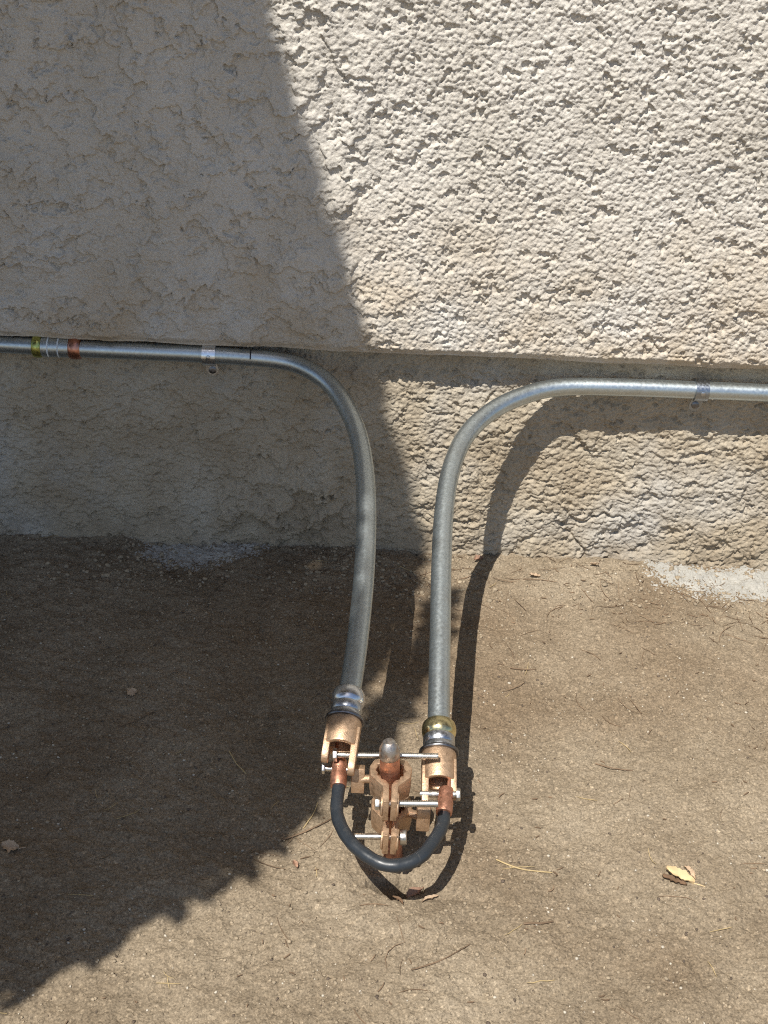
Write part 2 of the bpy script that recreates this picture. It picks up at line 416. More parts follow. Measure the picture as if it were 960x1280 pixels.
CRACK = [(-0.166, 0.2174), (-0.1554, 0.2012), (-0.1485, 0.186), (-0.1421, 0.1718), (-0.1471, 0.1355), (-0.150, 0.118), (-0.1541, 0.1036), (-0.1668, 0.0815), (-0.178, 0.05), (-0.186, 0.01)]
def seg_dist(x, z, pts):
    d = np.full(x.shape, 9.0)
    for (x0, z0), (x1, z1) in zip(pts[:-1], pts[1:]):
        vx, vz = x1 - x0, z1 - z0; t = np.clip(((x - x0) * vx + (z - z0) * vz) / (vx * vx + vz * vz), 0, 1)
        d = np.minimum(d, np.hypot(x - x0 - t * vx, z - z0 - t * vz))
    return d
def stem_h(x, z):
    wx = x + 0.0022 * fbm(x * 70, z * 70, 2, 105); wz = z + 0.0022 * fbm(x * 70, z * 70, 2, 108)
    f, i = worley(wx * 165, wz * 230, 111)
    right = sstep(-0.10, 0.10, x + 0.05 * fbm(x * 8, z * 8, 2, 112))     # smoother coat on the left, rough on the right
    g1 = np.sqrt(np.clip(1 - (f * 1.35) ** 2, 0, 1)) * (0.25 + 0.9 * i)
    f2, i2 = worley(wx * 330, wz * 420, 113)
    g2 = np.sqrt(np.clip(1 - (f2 * 1.35) ** 2, 0, 1)) * (0.2 + 0.9 * i2)
    scaly = np.exp(-(((x + 0.11) / 0.085) ** 2 + ((z - 0.055) / 0.055) ** 2) ** 2)
    fk = flakes(x, z, 22, 320, 0.010); fk2 = flakes(x + 5, z, 40, 340, 0.006)
    h = (0.0016 + 0.0006 * right) * g1 + (0.0008 + 0.0002 * right) * g2 + 0.0065 * (fk + 0.6 * fk2) * scaly + (0.0026 - 0.0008 * right) * (fk + 0.5 * fk2)
    h = h + 0.004 * fbm(x * 6, z * 9, 2, 130) + 0.0003 * perlin(x * 560, z * 560, 131)
    pit = sstep(0.48, 0.7, fbm(x * 34 + 2, z * 50, 3, 126)) * (0.35 + 0.65 * right)
    fh, ih = worley(wx * 80 + 2.2, wz * 110, 128)
    h = h - 0.003 * pit - 0.0030 * sstep(0.78, 0.82, ih) * sstep(0.30, 0.16, fh + 0.3 * fbm(x * 160, z * 160, 2, 129))
    cr = seg_dist(x + 0.003 * fbm(x * 90, z * 90, 2, 133), z, CRACK)
    h = h - 0.0022 * np.exp(-(cr / 0.0009) ** 2) * sstep(-0.35, 0.25, fbm(x * 60, z * 60, 2, 137))
    cr2 = seg_dist(x, z + 0.003 * fbm(x * 90, z * 90, 2, 135), [(0.215, 0.07), (0.235, 0.052), (0.262, 0.066), (0.285, 0.062)])
    cr3 = seg_dist(x, z + 0.003 * fbm(x * 90, z * 90, 2, 136), [(0.213, 0.045), (0.245, 0.016), (0.25, -0.02)])
    return h - 0.004 * np.exp(-(np.minimum(cr2, cr3) / 0.0018) ** 2)
sx_ = axisgrid(-0.48, 0.48, 0.0010, -5, 6, 1.25)
sz_ = np.concatenate([[-0.6, -0.3, -0.12, -0.06, -0.035], np.arange(-0.02, 0.290, 0.0010)])
X, Zs = np.meshgrid(sx_, sz_)
low = sstep(0.03, -0.01, Zs)
Ys = -stem_h(X, Zs) + 0.004 - low * 0.006 * (0.5 + fbm(X * 14, Zs * 14, 2, 140))
link_mesh('foundation_band', gridmesh('foundation_band', X, Ys, Zs), 'stem', wall)
mb = MB(); mb.box((0.5, 0.135, 1.5), (1, 0, 0), (0, 1, 0), (0, 0, 1), 11.0, 0.20, 3.8)
mb.build('masonry_core', 'core', wall)

ev = MB(); ev.box((0.5, -0.44, 2.77), (1, 0, 0), (0, 1, 0), (0, 0, 1), 11.0, 0.92, 0.05)  # unseen overhang, added to keep high sky light off the soil
ev.box((0.5, -0.915, 2.84), (1, 0, 0), (0, 1, 0), (0, 0, 1), 11.0, 0.035, 0.22)
ev.build('sky_blocking_eave', 'core', wall)

# ------------------------------------------------------------------ conduits
RP = 0.0098
def zrings(origin, ax, L, r, pitch=0.0016, dep=0.00050):
    """profile of a threaded shank"""
    p = []; d = 0.0
    while d < L:
        p += [(d, r - dep), (min(L, d + pitch * 0.5), r)]; d += pitch
    p.append((L, r - dep * 2)); return p
LP = [(-1.6, -0.0125, 0.2560), (-0.7, -0.0126, 0.2560), (-0.4309, -0.0126, 0.2559), (-0.351, -0.0139, 0.2555), (-0.2543, -0.0137, 0.2555), (-0.2014, -0.014, 0.2554), (-0.1306, -0.0169, 0.2544), (-0.0946, -0.0267, 0.2508), (-0.0621, -0.0532, 0.2414), (-0.0372, -0.0996, 0.2247), (-0.0236, -0.1527, 0.2057), (-0.0173, -0.218, 0.1823), (-0.0161, -0.2923, 0.1557), (-0.0186, -0.3607, 0.1312), (-0.0224, -0.4085, 0.1141), (-0.0238, -0.42, 0.11)]
RPp = [(1.9, -0.0155, 0.2415), (0.8, -0.0157, 0.2410), (0.4182, -0.0158, 0.2406), (0.3472, -0.0162, 0.2403), (0.2587, -0.0170, 0.2400), (0.1876, -0.0211, 0.2384), (0.1428, -0.0377, 0.2322), (0.1072, -0.0638, 0.2225), (0.081, -0.0995, 0.2091), (0.0666, -0.1447, 0.1922), (0.0602, -0.1953, 0.1733), (0.058, -0.252, 0.152), (0.0573, -0.3222, 0.1257), (0.0565, -0.3869, 0.1015), (0.0564, -0.4211, 0.0887), (0.0566, -0.428, 0.0862)]
def conduit(path, label, nut_mat):
    pts = spline(path, 12)
    t = thing('conduit', path[-1], label, 'conduit', 'steel conduits on the wall')
    MB().tube(smoothpath(pts, 6), RP, 28).build('pipe', 'galv', t, angle=60)
    P = Vector(path[-1]); a = (Vector(path[-1]) - Vector(path[-3])).normalized()
    return t, P, a
condL, PL, aL = conduit(LP, 'galvanised steel conduit in the shade, bending down from under the stucco lip', 'zinc')
condR, PR, aR = conduit(RPp, 'galvanised steel conduit in full sun, bending down from the right side', 'gold')
def connector(t, P, a, nutmat, r):
    # compression connector: bulging nut, collar, lock ring
    MB().lathe(P, a, [(-0.0095, RP + 0.0002), (-0.0092, r * 0.80), (-0.0070, r * 0.93), (-0.0030, r), (0.0012, r), (0.0045, r * 0.94), (0.0060, r * 0.84)], 32, False, False).build('compression_nut', nutmat, t, angle=50)
    c = MB(); c.lathe(P, a, [(0.0055, r * 0.80), (0.0060, r * 0.90), (0.0068, r * 0.915), (0.0130, r * 0.915), (0.0136, r * 0.88), (0.0142, r * 0.915), (0.0185, r * 0.93), (0.0195, r * 0.9)], 32, False, False)
    c.build('collar', 'collar', t, angle=50)
    MB().lathe(P, a, [(0.0192, r * 0.7), (0.0192, r * 1.10), (0.0198, r * 1.14), (0.0214, r * 1.15), (0.0222, r * 1.11), (0.0222, r * 0.7)], 36, False, False).build('lock_ring', 'washer', t, angle=50)
connector(condL, PL, aL, 'zinc', 0.0149)
connector(condR, PR, aR, 'gold', 0.0151)
# coupling on the shaded run
ax = Vector((1, 0, 0)); c0 = Vector((-0.394, -0.0132, 0.2557))
ob = MB().lathe(c0, ax, [(0.0, RP + .0002), (0.0006, 0.0116), (0.002, 0.0126), (0.008, 0.0128), (0.0100, 0.0119), (0.0104, 0.0107)], 28, False, False).build('coupling_nut', 'green', condL, angle=50)
ob['label'] = 'yellow green compression nut'
cb = MB().lathe(c0, ax, [(0.0100, 0.0105), (0.0104, 0.0114), (0.0405, 0.0114), (0.0409, 0.0105)], 28, False, False).build('coupling_body', 'galv', condL, angle=50)
for d in (0.0172, 0.0285):
    MB().lathe(c0, ax, [(d, 0.01130), (d, 0.01175), (d + 0.0014, 0.01175), (d + 0.0014, 0.01130)], 28, False, False).build('raised_ring', 'paper', cb)
ob = MB().lathe(c0, ax, [(0.0400, 0.0107), (0.0405, 0.0116), (0.043, 0.0126), (0.049, 0.0128), (0.0525, 0.0119), (0.0535, RP + .0002)], 28, False, False).build('coupling_nut', 'red', condL, angle=50)
ob['label'] = 'red brown compression nut'
vs = []; pc = Vector((-0.1535, -0.0157, 0.25475))
for q in range(95, 171, 15):                                          # a short stroke over the top of the pipe
    d = Vector((0, math.cos(math.radians(q)), math.sin(math.radians(q))))
    for xx in (-0.0007, 0.0007):
        for rr in (RP - 0.0002, RP + 0.0003): vs.append(pc + Vector((xx, 0, 0)) + d * rr)
fs = [(0, 1, 3, 2), (20, 22, 23, 21)]
for k in range(5):
    o4 = k * 4
    fs += [(o4, o4 + 4, o4 + 5, o4 + 1), (o4 + 1, o4 + 5, o4 + 7, o4 + 3), (o4 + 3, o4 + 7, o4 + 6, o4 + 2), (o4 + 2, o4 + 6, o4 + 4, o4)]
MB().add(vs, fs).build('pen_mark', 'ink', condL)

# one-hole straps
def strap(x, py, pz, label, dx, sm):
    t = thing('pipe_strap', (x, py, pz), label, 'pipe strap', 'straps holding the conduits')
    wid = 0.0145; r0 = RP + 0.0003; r1 = r0 + 0.0021
    # band: from the wall over the top and front of the pipe to its underside
    ang = [math.radians(q) for q in range(-8, 266, 9)]
    inner = [(math.cos(a) * r0, math.sin(a) * r0) for a in ang]      # (y, z): angle 0 towards the wall, 90 up, 180 out
    outer = [(math.cos(a) * r1, math.sin(a) * r1) for a in ang]
    vs = []; fs = []
    for xx in (-wid / 2, wid / 2):
        for a, b in inner: vs.append((x + xx, py + a, pz + b))
        for a, b in outer: vs.append((x + xx, py + a, pz + b))
    n = len(ang)
    for i in range(n - 1):
        fs += [(i, i + 1, 2 * n + i + 1, 2 * n + i), (n + i, 3 * n + i, 3 * n + i + 1, n + i + 1), (i, n + i, n + i + 1, i + 1), (2 * n + i, 2 * n + i + 1, 3 * n + i + 1, 3 * n + i)]
    fs += [(0, 2 * n, 3 * n, n), (n - 1, 2 * n - 1, 4 * n - 1, 3 * n - 1)]
    bd = MB().add(vs, fs).build('band', sm, t)
    MB().lathe((x, py - r1 + 0.0004, pz + 0.001), (0, -1, 0), [(0, 0.0028), (0.0006, 0.0026), (0.0012, 0.0014)], 14, False, True).build('dimple', 'collar', bd)
    # flat tab under the pipe with its screw
    ty = py + 0.0030; zc = pz - RP - 0.0085
    poly = [(-0.0062, 0.0115), (0.0062, 0.0115)] + [(0.0070 * math.cos(q), -0.0005 + 0.0070 * math.sin(q)) for q in [math.radians(k) for k in range(0, -181, -15)]]
    poly = [(a + dx * (0.0115 - b) / 0.012, b) for a, b in poly]
    tb = MB().prism(poly, (x, ty, zc), (1, 0, 0), (0, 0, 1), (0, -1, 0), 0, 0.0016); tb = tb.build('tab', sm, t)
    MB().lathe((x + dx, ty - 0.0012, zc - 0.0005), (0, -1, 0), [(0, 0.0044), (0.0010, 0.0044), (0.0018, 0.0032), (0.0020, 0.0015)], 16).build('screw', 'washer', tb)
strap(-0.1995, -0.0140, 0.2554, 'bright steel strap over the shaded conduit near its black pen mark', 0.0025, 'strap')
strap(0.3435, -0.0162, 0.2403, 'dull steel strap over the sunlit conduit at the right edge', -0.0025, 'strap_d')

# ------------------------------------------------------------------ ground rod
RT = Vector((0.0126, -0.487, 0.1235))
axr = (RT - ROD).normalized()
rod = thing('ground_rod', ROD, 'upright copper ground rod with a shiny steel tip between the two hubs', 'ground rod')
Lr = (RT - ROD).length
MB().lathe(ROD, axr, [(-0.25, 0.0083), (Lr - 0.016, 0.0083)], 28).build('shaft', 'copper', rod)
MB().lathe(ROD, axr, [(Lr - 0.0162, 0.0083), (Lr - 0.0158, 0.0087), (Lr - 0.0085, 0.0084), (Lr - 0.0050, 0.0071), (Lr - 0.0006, 0.0049), (Lr, 0.0042)], 28).build('tip', 'tipm', rod, angle=60)

# ------------------------------------------------------------------ rod clamps
def bolt(parent, p0, p1, r=0.0027, head='hex', hl=0.004, hr=0.0056, name='bolt'):
    p0 = Vector(p0); p1 = Vector(p1); a = (p1 - p0).normalized(); L = (p1 - p0).length
    o = MB().lathe(p0, a, zrings(p0, a, L, r), 16).build(name, 'bolt', parent, angle=80)
    h = MB().lathe(p0 - a * hl, a, [(0, hr * 0.86), (0.0006, hr), (hl, hr)], 6 if head == 'hex' else 20)
    h.build('bolt_head', 'bolt', o, bevel=0.0003)
    return o
JAW = [(0.0008, -0.0385), (0.0060, -0.0385), (0.0062, -0.0205), (0.0160, -0.0095), (0.0175, 0.0020), (0.0140, 0.0100), (0.0062, 0.0130), (0.0060, 0.0235), (0.0008, 0.0235),
       (0.0010, 0.0112), (0.0068, 0.0086), (0.0086, 0.0052), (0.0108, 0.0050), (0.0110, 0.0012), (0.0128, -0.0022), (0.0104, -0.0048), (0.0108, -0.0078), (0.0080, -0.0088), (0.0074, -0.0122), (0.0040, -0.0136), (0.0010, -0.0185)]
def rod_clamp(zc, h, label, flip, yaw):
    c = ROD + axr * zc
    t = thing('rod_clamp', c, label, 'clamp', 'clamps on the ground rod')
    ca, sa = math.cos(yaw), math.sin(yaw)
    ex = Vector((ca, sa, 0)); ey = Vector((-sa, ca, 0)); ez = Vector((0, 0, 1))
    for s in (-1, 1):
        o = MB().prism([(s * a, b) for a, b in JAW], c, ex, ey, ez, -h / 2, h / 2)
        jw = o.build('jaw', 'bronze', t, bevel=0.0006)
        # rounded boss round each bolt hole
        q = c + ex * (s * 0.0057) + ey * (-0.0305)
        MB().lathe(q, ex * s, [(0, h * 0.46), (0.0012, h * 0.46), (0.0018, h * 0.40)], 24).build('boss', 'bronze', jw, bevel=0.0003)
    f = -1 if flip else 1
    return t, c, ex, ey
cU, pU, exU, eyU = rod_clamp(0.084, 0.021, 'upper bronze clamp gripping the copper rod below its steel tip', False, 0.0)
cLw, pLw, exL, eyL = rod_clamp(0.0465, 0.021, 'lower bronze clamp on the rod, just behind the black cable', True, -0.03)
bolt(cU, pU + exU * -0.0080 + eyU * -0.0300 , Vector((0.0545, -0.5175, 0.0866)), 0.0029)
bolt(cU, Vector((-0.0300, -0.4690, 0.0905)), Vector((0.0548, -0.4702, 0.0952)), 0.0027)
bolt(cLw, pLw + exL * 0.0085 + eyL * -0.0285, Vector((-0.0125, -0.5155, 0.0447)), 0.0029, 'round', 0.0055, 0.0066)

# ------------------------------------------------------------------ conduit hubs
def hub(P, a, side, label, ce):
    """bronze hub screwed on the conduit end: cup, two ears, a square foot on the rod side; side = +1 when the rod is to its right"""
    t = thing('grounding_hub', P + a * 0.030, label, 'hub', 'bronze hubs on the conduit ends')
    e1 = Vector((1, 0, 0)); e1 = (e1 - a * e1.dot(a)).normalized(); e2 = e1.cross(a)
    if e2.z < 0: e2 = -e2
    ro = 0.0151
    cup = MB().lathe(P, a, [(0.0218, 0.0105), (0.0218, ro * 0.95), (0.0226, ro), (ce - 0.0015, ro), (ce, ro * 0.97), (ce, 0.0110), (0.0300, 0.0108)], 36, True, True)
    cup.build('cup', 'bronze', t, bevel=0.0004)
    # ears: rounded plates running on from the cup's rim
    for s, L in ((side, 0.0235), (-side, 0.0145)):
        poly = [(0.030, -0.0085), (ce, -0.0085), (ce + L * 0.55, -0.0072)] + \
               [(ce + L - 0.0068 + 0.0068 * math.cos(q), 0.0068 * math.sin(q)) for q in [math.radians(k) for k in range(-75, 76, 25)]] + \
               [(ce + L * 0.55, 0.0072), (ce, 0.0085), (0.030, 0.0085)]
        MB().prism(poly, P + e1 * (s * 0.0117), a, e2, e1, -0.0029, 0.0029).build('ear', 'bronze', t, bevel=0.0007)
    return t, e1, e2
hubL, e1L, e2L = hub(PL, aL, 1, 'bronze hub in front of the silver nut, on the shaded conduit', 0.0475)
hubR, e1R, e2R = hub(PR, aR, -1, 'bronze hub in front of the yellow nut, on the sunlit conduit', 0.0495)
def foot(t, c, stud_to, e1, tilt):
    ez = Vector((0, -math.sin(tilt), math.cos(tilt))); ey = Vector((0, math.cos(tilt), math.sin(tilt)))
    MB().box(c, (1, 0, 0), ey, ez, 0.0112, 0.0085, 0.0230).build('foot', 'bronze', t, bevel=0.0010)
    d = (Vector(stud_to) - Vector(c)); L = d.length
    MB().lathe(Vector(c) - d.normalized() * 0.004, d, [(0, 0.0036), (L, 0.0036)], 18).build('stud', 'bronze', t)
foot(hubL, (-0.0117, -0.4755, 0.0708), (0.0050, -0.4790, 0.0750), e1L, -0.25)
foot(hubR, (0.0440, -0.5030, 0.0570), (0.0290, -0.4920, 0.0520), e1R, -0.1)
bolt(hubR, Vector((0.0710, -0.4880, 0.0700)), Vector((0.0405, -0.4880, 0.0690)), 0.0032, 'hex', 0.0035, 0.0056)
bolt(hubL, Vector((-0.0400, -0.4700, 0.0760)), Vector((-0.0190, -0.4705, 0.0758)), 0.0026, 'hex', 0.003, 0.0050)

# ------------------------------------------------------------------ bonding cable
cpts = [(-0.0278, -0.480, 0.0725), (-0.0276, -0.490, 0.0700), (-0.0264, -0.5135, 0.0655), (-0.0200, -0.5340, 0.0645), (-0.0075, -0.5515, 0.0645), (0.0085, -0.5615, 0.0648), (0.0255, -0.5640, 0.0650), (0.0415, -0.5545, 0.0650), (0.0535, -0.5360, 0.0645), (0.0590, -0.5160, 0.0640), (0.0605, -0.5010, 0.0655), (0.0610, -0.4950, 0.0662)]
cab = thing('bonding_cable', cpts[6], 'black insulated cable looped in a U between the two copper lugs', 'cable')
cpath = smoothpath(spline(cpts, 10), 10)
for i_, q_ in enumerate(cpath):
    q_ += Vector((0.0007 * math.sin(i_ * 0.21 + 1), 0.0006 * math.sin(i_ * 0.33), 0.0010 * math.sin(i_ * 0.16 + 2)))
MB().tube(cpath, [0.0054 + 0.00012 * math.sin(i_ * 0.9) for i_ in range(len(cpath))], 24).build('insulation', 'rubber', cab, angle=60)
def lug(q0, q1, tongue, label):
    q0 = Vector(q0); q1 = Vector(q1); a = (q1 - q0).normalized(); L = (q1 - q0).length
    o = MB().lathe(q0, a, [(0, 0.0048), (0.0010, 0.0066), (L * 0.30, 0.0071), (L * 0.42, 0.0062), (L * 0.54, 0.0070), (L, 0.0068), (L, 0.0050)], 20).build('lug', 'copper', cab, bevel=0.0003)
    o['label'] = label
    e1 = (Vector((1, 0, 0)) - a * a.x).normalized(); e2 = e1.cross(a)
    MB().box(Vector(tongue), e1, a, e2, 0.0032, 0.022, 0.0125).build('lug_tongue', 'copper', o, bevel=0.0012)
lug((-0.0283, -0.462, 0.0792), (-0.0277, -0.486, 0.0708), (-0.0310, -0.459, 0.0800), 'copper lug bolted to the hub in front of the silver nut')
lug((0.0628, -0.482, 0.0700), (0.0606, -0.506, 0.0652), (0.0648, -0.480, 0.0705), 'copper lug bolted to the hub in front of the yellow nut')

# ------------------------------------------------------------------ dried cement on the soil
def cement(name, pts, label, seed, mat='cement', up=0.0):
    cx = sum(p[0] for p in pts) / len(pts); cy = sum(p[1] for p in pts) / len(pts)
    t = props(bpy.data.objects.new(name, None), label, 'cement splash', 'cement splashes at the foot of the wall')
    COL.objects.link(t); t.location = (cx, cy, 0)
    x = np.arange(min(p[0] for p in pts) - 0.01, max(p[0] for p in pts) + 0.01, 0.0009)
    y = np.arange(min(p[1] for p in pts) - 0.01, max(p[1] for p in pts) + 0.01, 0.0009)
    X, Y = np.meshgrid(x, y)
    inside = np.zeros(X.shape, bool)
    for (x0, y0), (x1, y1) in zip(pts, pts[1:] + pts[:1]):
        c = ((y0 > Y) != (y1 > Y)) & (X < (x1 - x0) * (Y - y0) / (y1 - y0 + 1e-12) + x0); inside ^= c
    d = seg_dist(X, Y, [tuple(p) for p in pts] + [tuple(pts[0])]) * np.where(inside, 1, -1)
    d = d + 0.008 * fbm(X * 45, Y * 45, 3, seed)
    H = np.clip(d * 0.075 - 0.0005, -0.003, 0.0010) + 0.0015 * fbm(X * 380, Y * 380, 2, seed + 3) + 0.0006 * fbm(X * 110, Y * 110, 2, seed + 5) + up
    link_mesh('crust', gridmesh('crust', X - cx, Y - cy, ground_h(X, Y) + H), mat, t)
    return t
cement('cement_splash', [(0.322, -0.005), (0.318, -0.022), (0.334, -0.050), (0.368, -0.066), (0.42, -0.070), (0.52, -0.078), (0.60, -0.05), (0.60, 0.0), (0.45, 0.0)], 'pale dried cement patch on the sunlit soil at the wall, right edge', 200, 'cement', 0.0004)
cement('cement_splash', [(-0.285, 0.0), (-0.280, -0.026), (-0.240, -0.052), (-0.200, -0.040), (-0.160, -0.020), (-0.145, 0.0)], 'grey dried cement patch on the shaded soil at the wall', 220, 'cement_d', 0.0009)

# ------------------------------------------------------------------ loose things on the soil
ICO = None
def ico():
    global ICO
    if ICO is None:
        bm = bmesh.new(); bmesh.ops.create_icosphere(bm, subdivisions=1, radius=1)
        ICO = (np.array([v.co[:] for v in bm.verts]), np.array([[v.index for v in f.verts] for f in bm.faces])); bm.free()
    return ICO
def grit(name, n, lo, hi, mat, label, seed, power=2.5, xr=(-0.52, 0.52), yr=(-0.75, -0.004), dens=None):
    r = np.random.default_rng(seed); v, f = ico()
    x = r.uniform(*xr, n); y = r.uniform(*yr, n)
    keep = fbm(x * 9, y * 9, 3, seed) + r.normal(0, 0.35, n) > 0.0
    if dens is not None: keep &= r.uniform(0, 1, n) < dens(x, y)
    x = x[keep]; y = y[keep]; n = len(x)
    s = lo + (hi - lo) * r.uniform(0, 1, n) ** power
    sc = np.stack([s * r.uniform(0.7, 1.4, n), s * r.uniform(0.7, 1.4, n), s * r.uniform(0.5, 0.9, n)], -1)
    jit = 1 + r.normal(0, 0.17, (n, len(v), 1))
    V = v[None] * jit * sc[:, None, :]
    a = r.uniform(0, 6.28, n); ca, sa = np.cos(a)[:, None], np.sin(a)[:, None]
    px = V[..., 0] * ca - V[..., 1] * sa; pyy = V[..., 0] * sa + V[..., 1] * ca
    zz = ground_h(x, y) + s * 0.30
    P = np.stack([px + x[:, None], pyy + y[:, None], V[..., 2] + zz[:, None]], -1).reshape(-1, 3)
    Fc = (f[None] + (np.arange(n) * len(v))[:, None, None]).reshape(-1, 3)
    me = bpy.data.meshes.new(name)
    me.vertices.add(len(P)); me.vertices.foreach_set('co', P.reshape(-1).astype(np.float32))
    me.loops.add(Fc.size); me.loops.foreach_set('vertex_index', Fc.reshape(-1).astype(np.int32))
    me.polygons.add(len(Fc)); me.polygons.foreach_set('loop_start', (np.arange(len(Fc)) * 3).astype(np.int32))
    me.update(calc_edges=True)
    o = link_mesh(name, me, mat, smooth=False)
    return props(o, label, 'grit', kind='stuff')
grit('grit', 2600, 0.0004, 0.0014, 'grain_w', 'tiny pale grit scattered over the soil', 301)
grit('grit', 17000, 0.0004, 0.0017, 'grain_m', 'brown crumbs of soil scattered everywhere', 302)
grit('grit', 2600, 0.0004, 0.0015, 'grain_d', 'dark crumbs of soil and bark', 303)
grit('grit', 2200, 0.0006, 0.0032, 'grain_m', 'coarser crumbs banked against the wall foot', 304, yr=(-0.10, -0.003))

def needle_verts(r, x, y, a, L, th, curl, lift=0.0):
    k = 5; pts = []
    for i in range(k):
        s = (i / (k - 1) - 0.5) * L; aa = a + curl * (i / (k - 1) - 0.5)
        px = x + math.cos(aa) * s; py = y + math.sin(aa) * s
        if py > -0.003: py = -0.003
        pts.append([px, py])
    P = np.array(pts); z = ground_h(P[:, 0], P[:, 1])
    z = np.maximum(z, np.linspace(z[0], z[-1], k)) + th * 0.9 + 0.0006
    z[-1] += lift
    return [Vector((P[i, 0], P[i, 1], z[i])) for i in range(k)]
def litter(name, n, Lr, th, mat, label, seed, where):
    r = np.random.default_rng(seed); mb = MB(); c = 0
    while c < n:
        x = r.uniform(-0.52, 0.52); y = -r.uniform(0.004, 0.75)
        if r.uniform() > where(x, y): continue
        c += 1
        L = r.uniform(*Lr) * (0.5 + 0.5 * r.uniform()); t = th * r.uniform(0.7, 1.3)
        mb.tube(needle_verts(r, x, y, r.uniform(0, 6.28), L, t, r.normal(0, 0.35), abs(r.normal(0, 0.001))), [t * 0.6, t, t, t, t * 0.4], 4)
    o = mb.build(name, mat); return props(o, label, 'litter', kind='stuff')
def wh_base(x, y):
    d = 0.05 + 1.4 * math.exp(-((x - 0.36) / 0.16) ** 2 - ((y + 0.085) / 0.06) ** 2) + 0.75 * math.exp(-((x + 0.17) / 0.10) ** 2 - ((y + 0.08) / 0.05) ** 2)
    d += 0.4 * math.exp(-((y + 0.05) / 0.06) ** 2)
    d += 0.35 * math.exp(-((x + 0.07) / 0.07) ** 2 - ((y + 0.48) / 0.06) ** 2)
    return d
litter('needle_litter', 300, (0.012, 0.050), 0.00034, 'needle', 'scattered dead brown needles and fibres on the soil', 401, wh_base)
litter('bark_litter', 520, (0.002, 0.010), 0.00055, 'needle', 'small dark chips of bark and twig on the soil', 402, lambda x, y: 0.2 + math.exp(-((y + 0.05) / 0.06) ** 2))
litter('straw_litter', 60, (0.010, 0.040), 0.00032, 'straw', 'scattered pale straw fibres on the soil', 403, lambda x, y: 0.5)

def twig(px, a, L, th, mat, label, cat='twig', curl=0.2):
    r = np.random.default_rng(int(abs(px[0]) * 1e5) + 3)
    pts = needle_verts(r, px[0], px[1], a, L, th, curl)
    mb = MB(); mb.tube(spline(pts, 4), [th] * 8 + [th * 0.8] * 8 + [th * 0.5], 6)
    o = mb.build('twig', mat, loc=tuple(pts[2])); return props(o, label, cat, 'twigs lying on the soil')
twig((0.132, -0.503), -0.30, 0.050, 0.0007, 'straw', 'pale bent straw stalk right of the cable shadow', 'straw', 0.5)
twig((0.141, -0.560), 0.25, 0.026, 0.0009, 'needle', 'short dark twig lying below the pale straw stalk')
twig((0.062, -0.600), 0.55, 0.055, 0.0006, 'needle', 'thin brown twig near the bottom centre, below the cable loop')
twig((-0.050, -0.462), 0.55, 0.060, 0.0008, 'needle', 'red brown twig just left of the cable, at the shadow edge')
twig((-0.052, -0.448), 1.2, 0.030, 0.0006, 'straw', 'thin straw fibre crossing the red brown twig left of the cable', 'straw')
twig((-0.128, -0.385), -0.95, 0.034, 0.0006, 'straw', 'pale needle in the dark shade left of the shadow edge')
twig((0.230, -0.365), -0.35, 0.036, 0.0006, 'needle', 'brown needle pair alone on the sunlit soil, right of the conduit shadow')
twig((-0.232, -0.33), 0.75, 0.040, 0.0006, 'needle', 'brown needle deep in the shade near the pale chip')
twig((0.155, -0.22), 0.05, 0.028, 0.0007, 'needle', 'short dark stick on the sunlit soil right of the straight conduit')

def leaf(px, a, L, W, mat, label, curl=0.35, seed=1, lift=0.002, jag=0.3, stalk=True):
    r = np.random.default_rng(seed); nu, nv = 19, 9
    base = Vector((px[0], px[1], gz(*px) + lift))
    ex = Vector((math.cos(a), math.sin(a), 0)); ey = Vector((-math.sin(a), math.cos(a), 0))
    tv = []; ph = r.uniform(0, 6.28, 4); roll = r.normal(0, 0.25)
    for i in range(nu):
        u = i / (nu - 1); w0 = math.sin(math.pi * min(1, u * 0.95 + 0.03)) ** 0.75
        wl = W * w0 * (1 + jag * r.normal(0, 0.6)) ; wr = W * w0 * (1 + jag * r.normal(0, 0.6))
        for j in range(nv):
            v = j / (nv - 1) - 0.5
            w = max(0.15 * W, wl if v < 0 else wr)
            z = curl * W * 1.2 * v * v * 2 + 0.16 * L * math.sin(u * 2.8 + ph[0] * 0.2) * curl + 0.05 * W * math.sin(u * 19 + ph[1] + v * 5) + roll * v * w
            side = 0.10 * L * math.sin(u * 3 + ph[2])
            tv.append(base + ex * ((u - 0.5) * L) + ey * (v * w + side) + Vector((0, 0, z + r.normal(0, 0.00012))))
    fs = [(i * nv + j, i * nv + j + 1, (i + 1) * nv + j + 1, (i + 1) * nv + j) for i in range(nu - 1) for j in range(nv - 1)]
    n = len(tv); low = [q - Vector((0, 0, 0.0003)) for q in tv]
    bd = [j for j in range(nv)] + [i * nv + nv - 1 for i in range(1, nu)] + [(nu - 1) * nv + j for j in range(nv - 2, -1, -1)] + [i * nv for i in range(nu - 2, 0, -1)]
    fs += [tuple(n + q for q in reversed(f)) for f in fs] + [(bd[k], n + bd[k], n + bd[(k + 1) % len(bd)], bd[(k + 1) % len(bd)]) for k in range(len(bd))]
    t = thing('dry_leaf', base, label, 'leaf', 'dead leaves on the soil')
    MB().add(tv + low, fs).build('blade', mat, t, angle=60)
    if stalk:
        s0 = tv[(nu - 2) * nv + nv // 2]; s1 = s0 + ex * (L * 0.4) + ey * L * 0.12; s1.z = gz(s1.x, s1.y) + 0.0008
        MB().tube([s0, (s0 + s1) / 2 + Vector((0, 0, 0.0004)), s1], [0.0006, 0.0005, 0.0004], 6).build('stalk', mat, t)
    return t
leaf((0.2660, -0.5040), -0.62, 0.025, 0.0085, 'leaf_tan', 'bright tan curled dry leaf alone on the sunlit soil', 0.7, 31, 0.0030, 0.16)
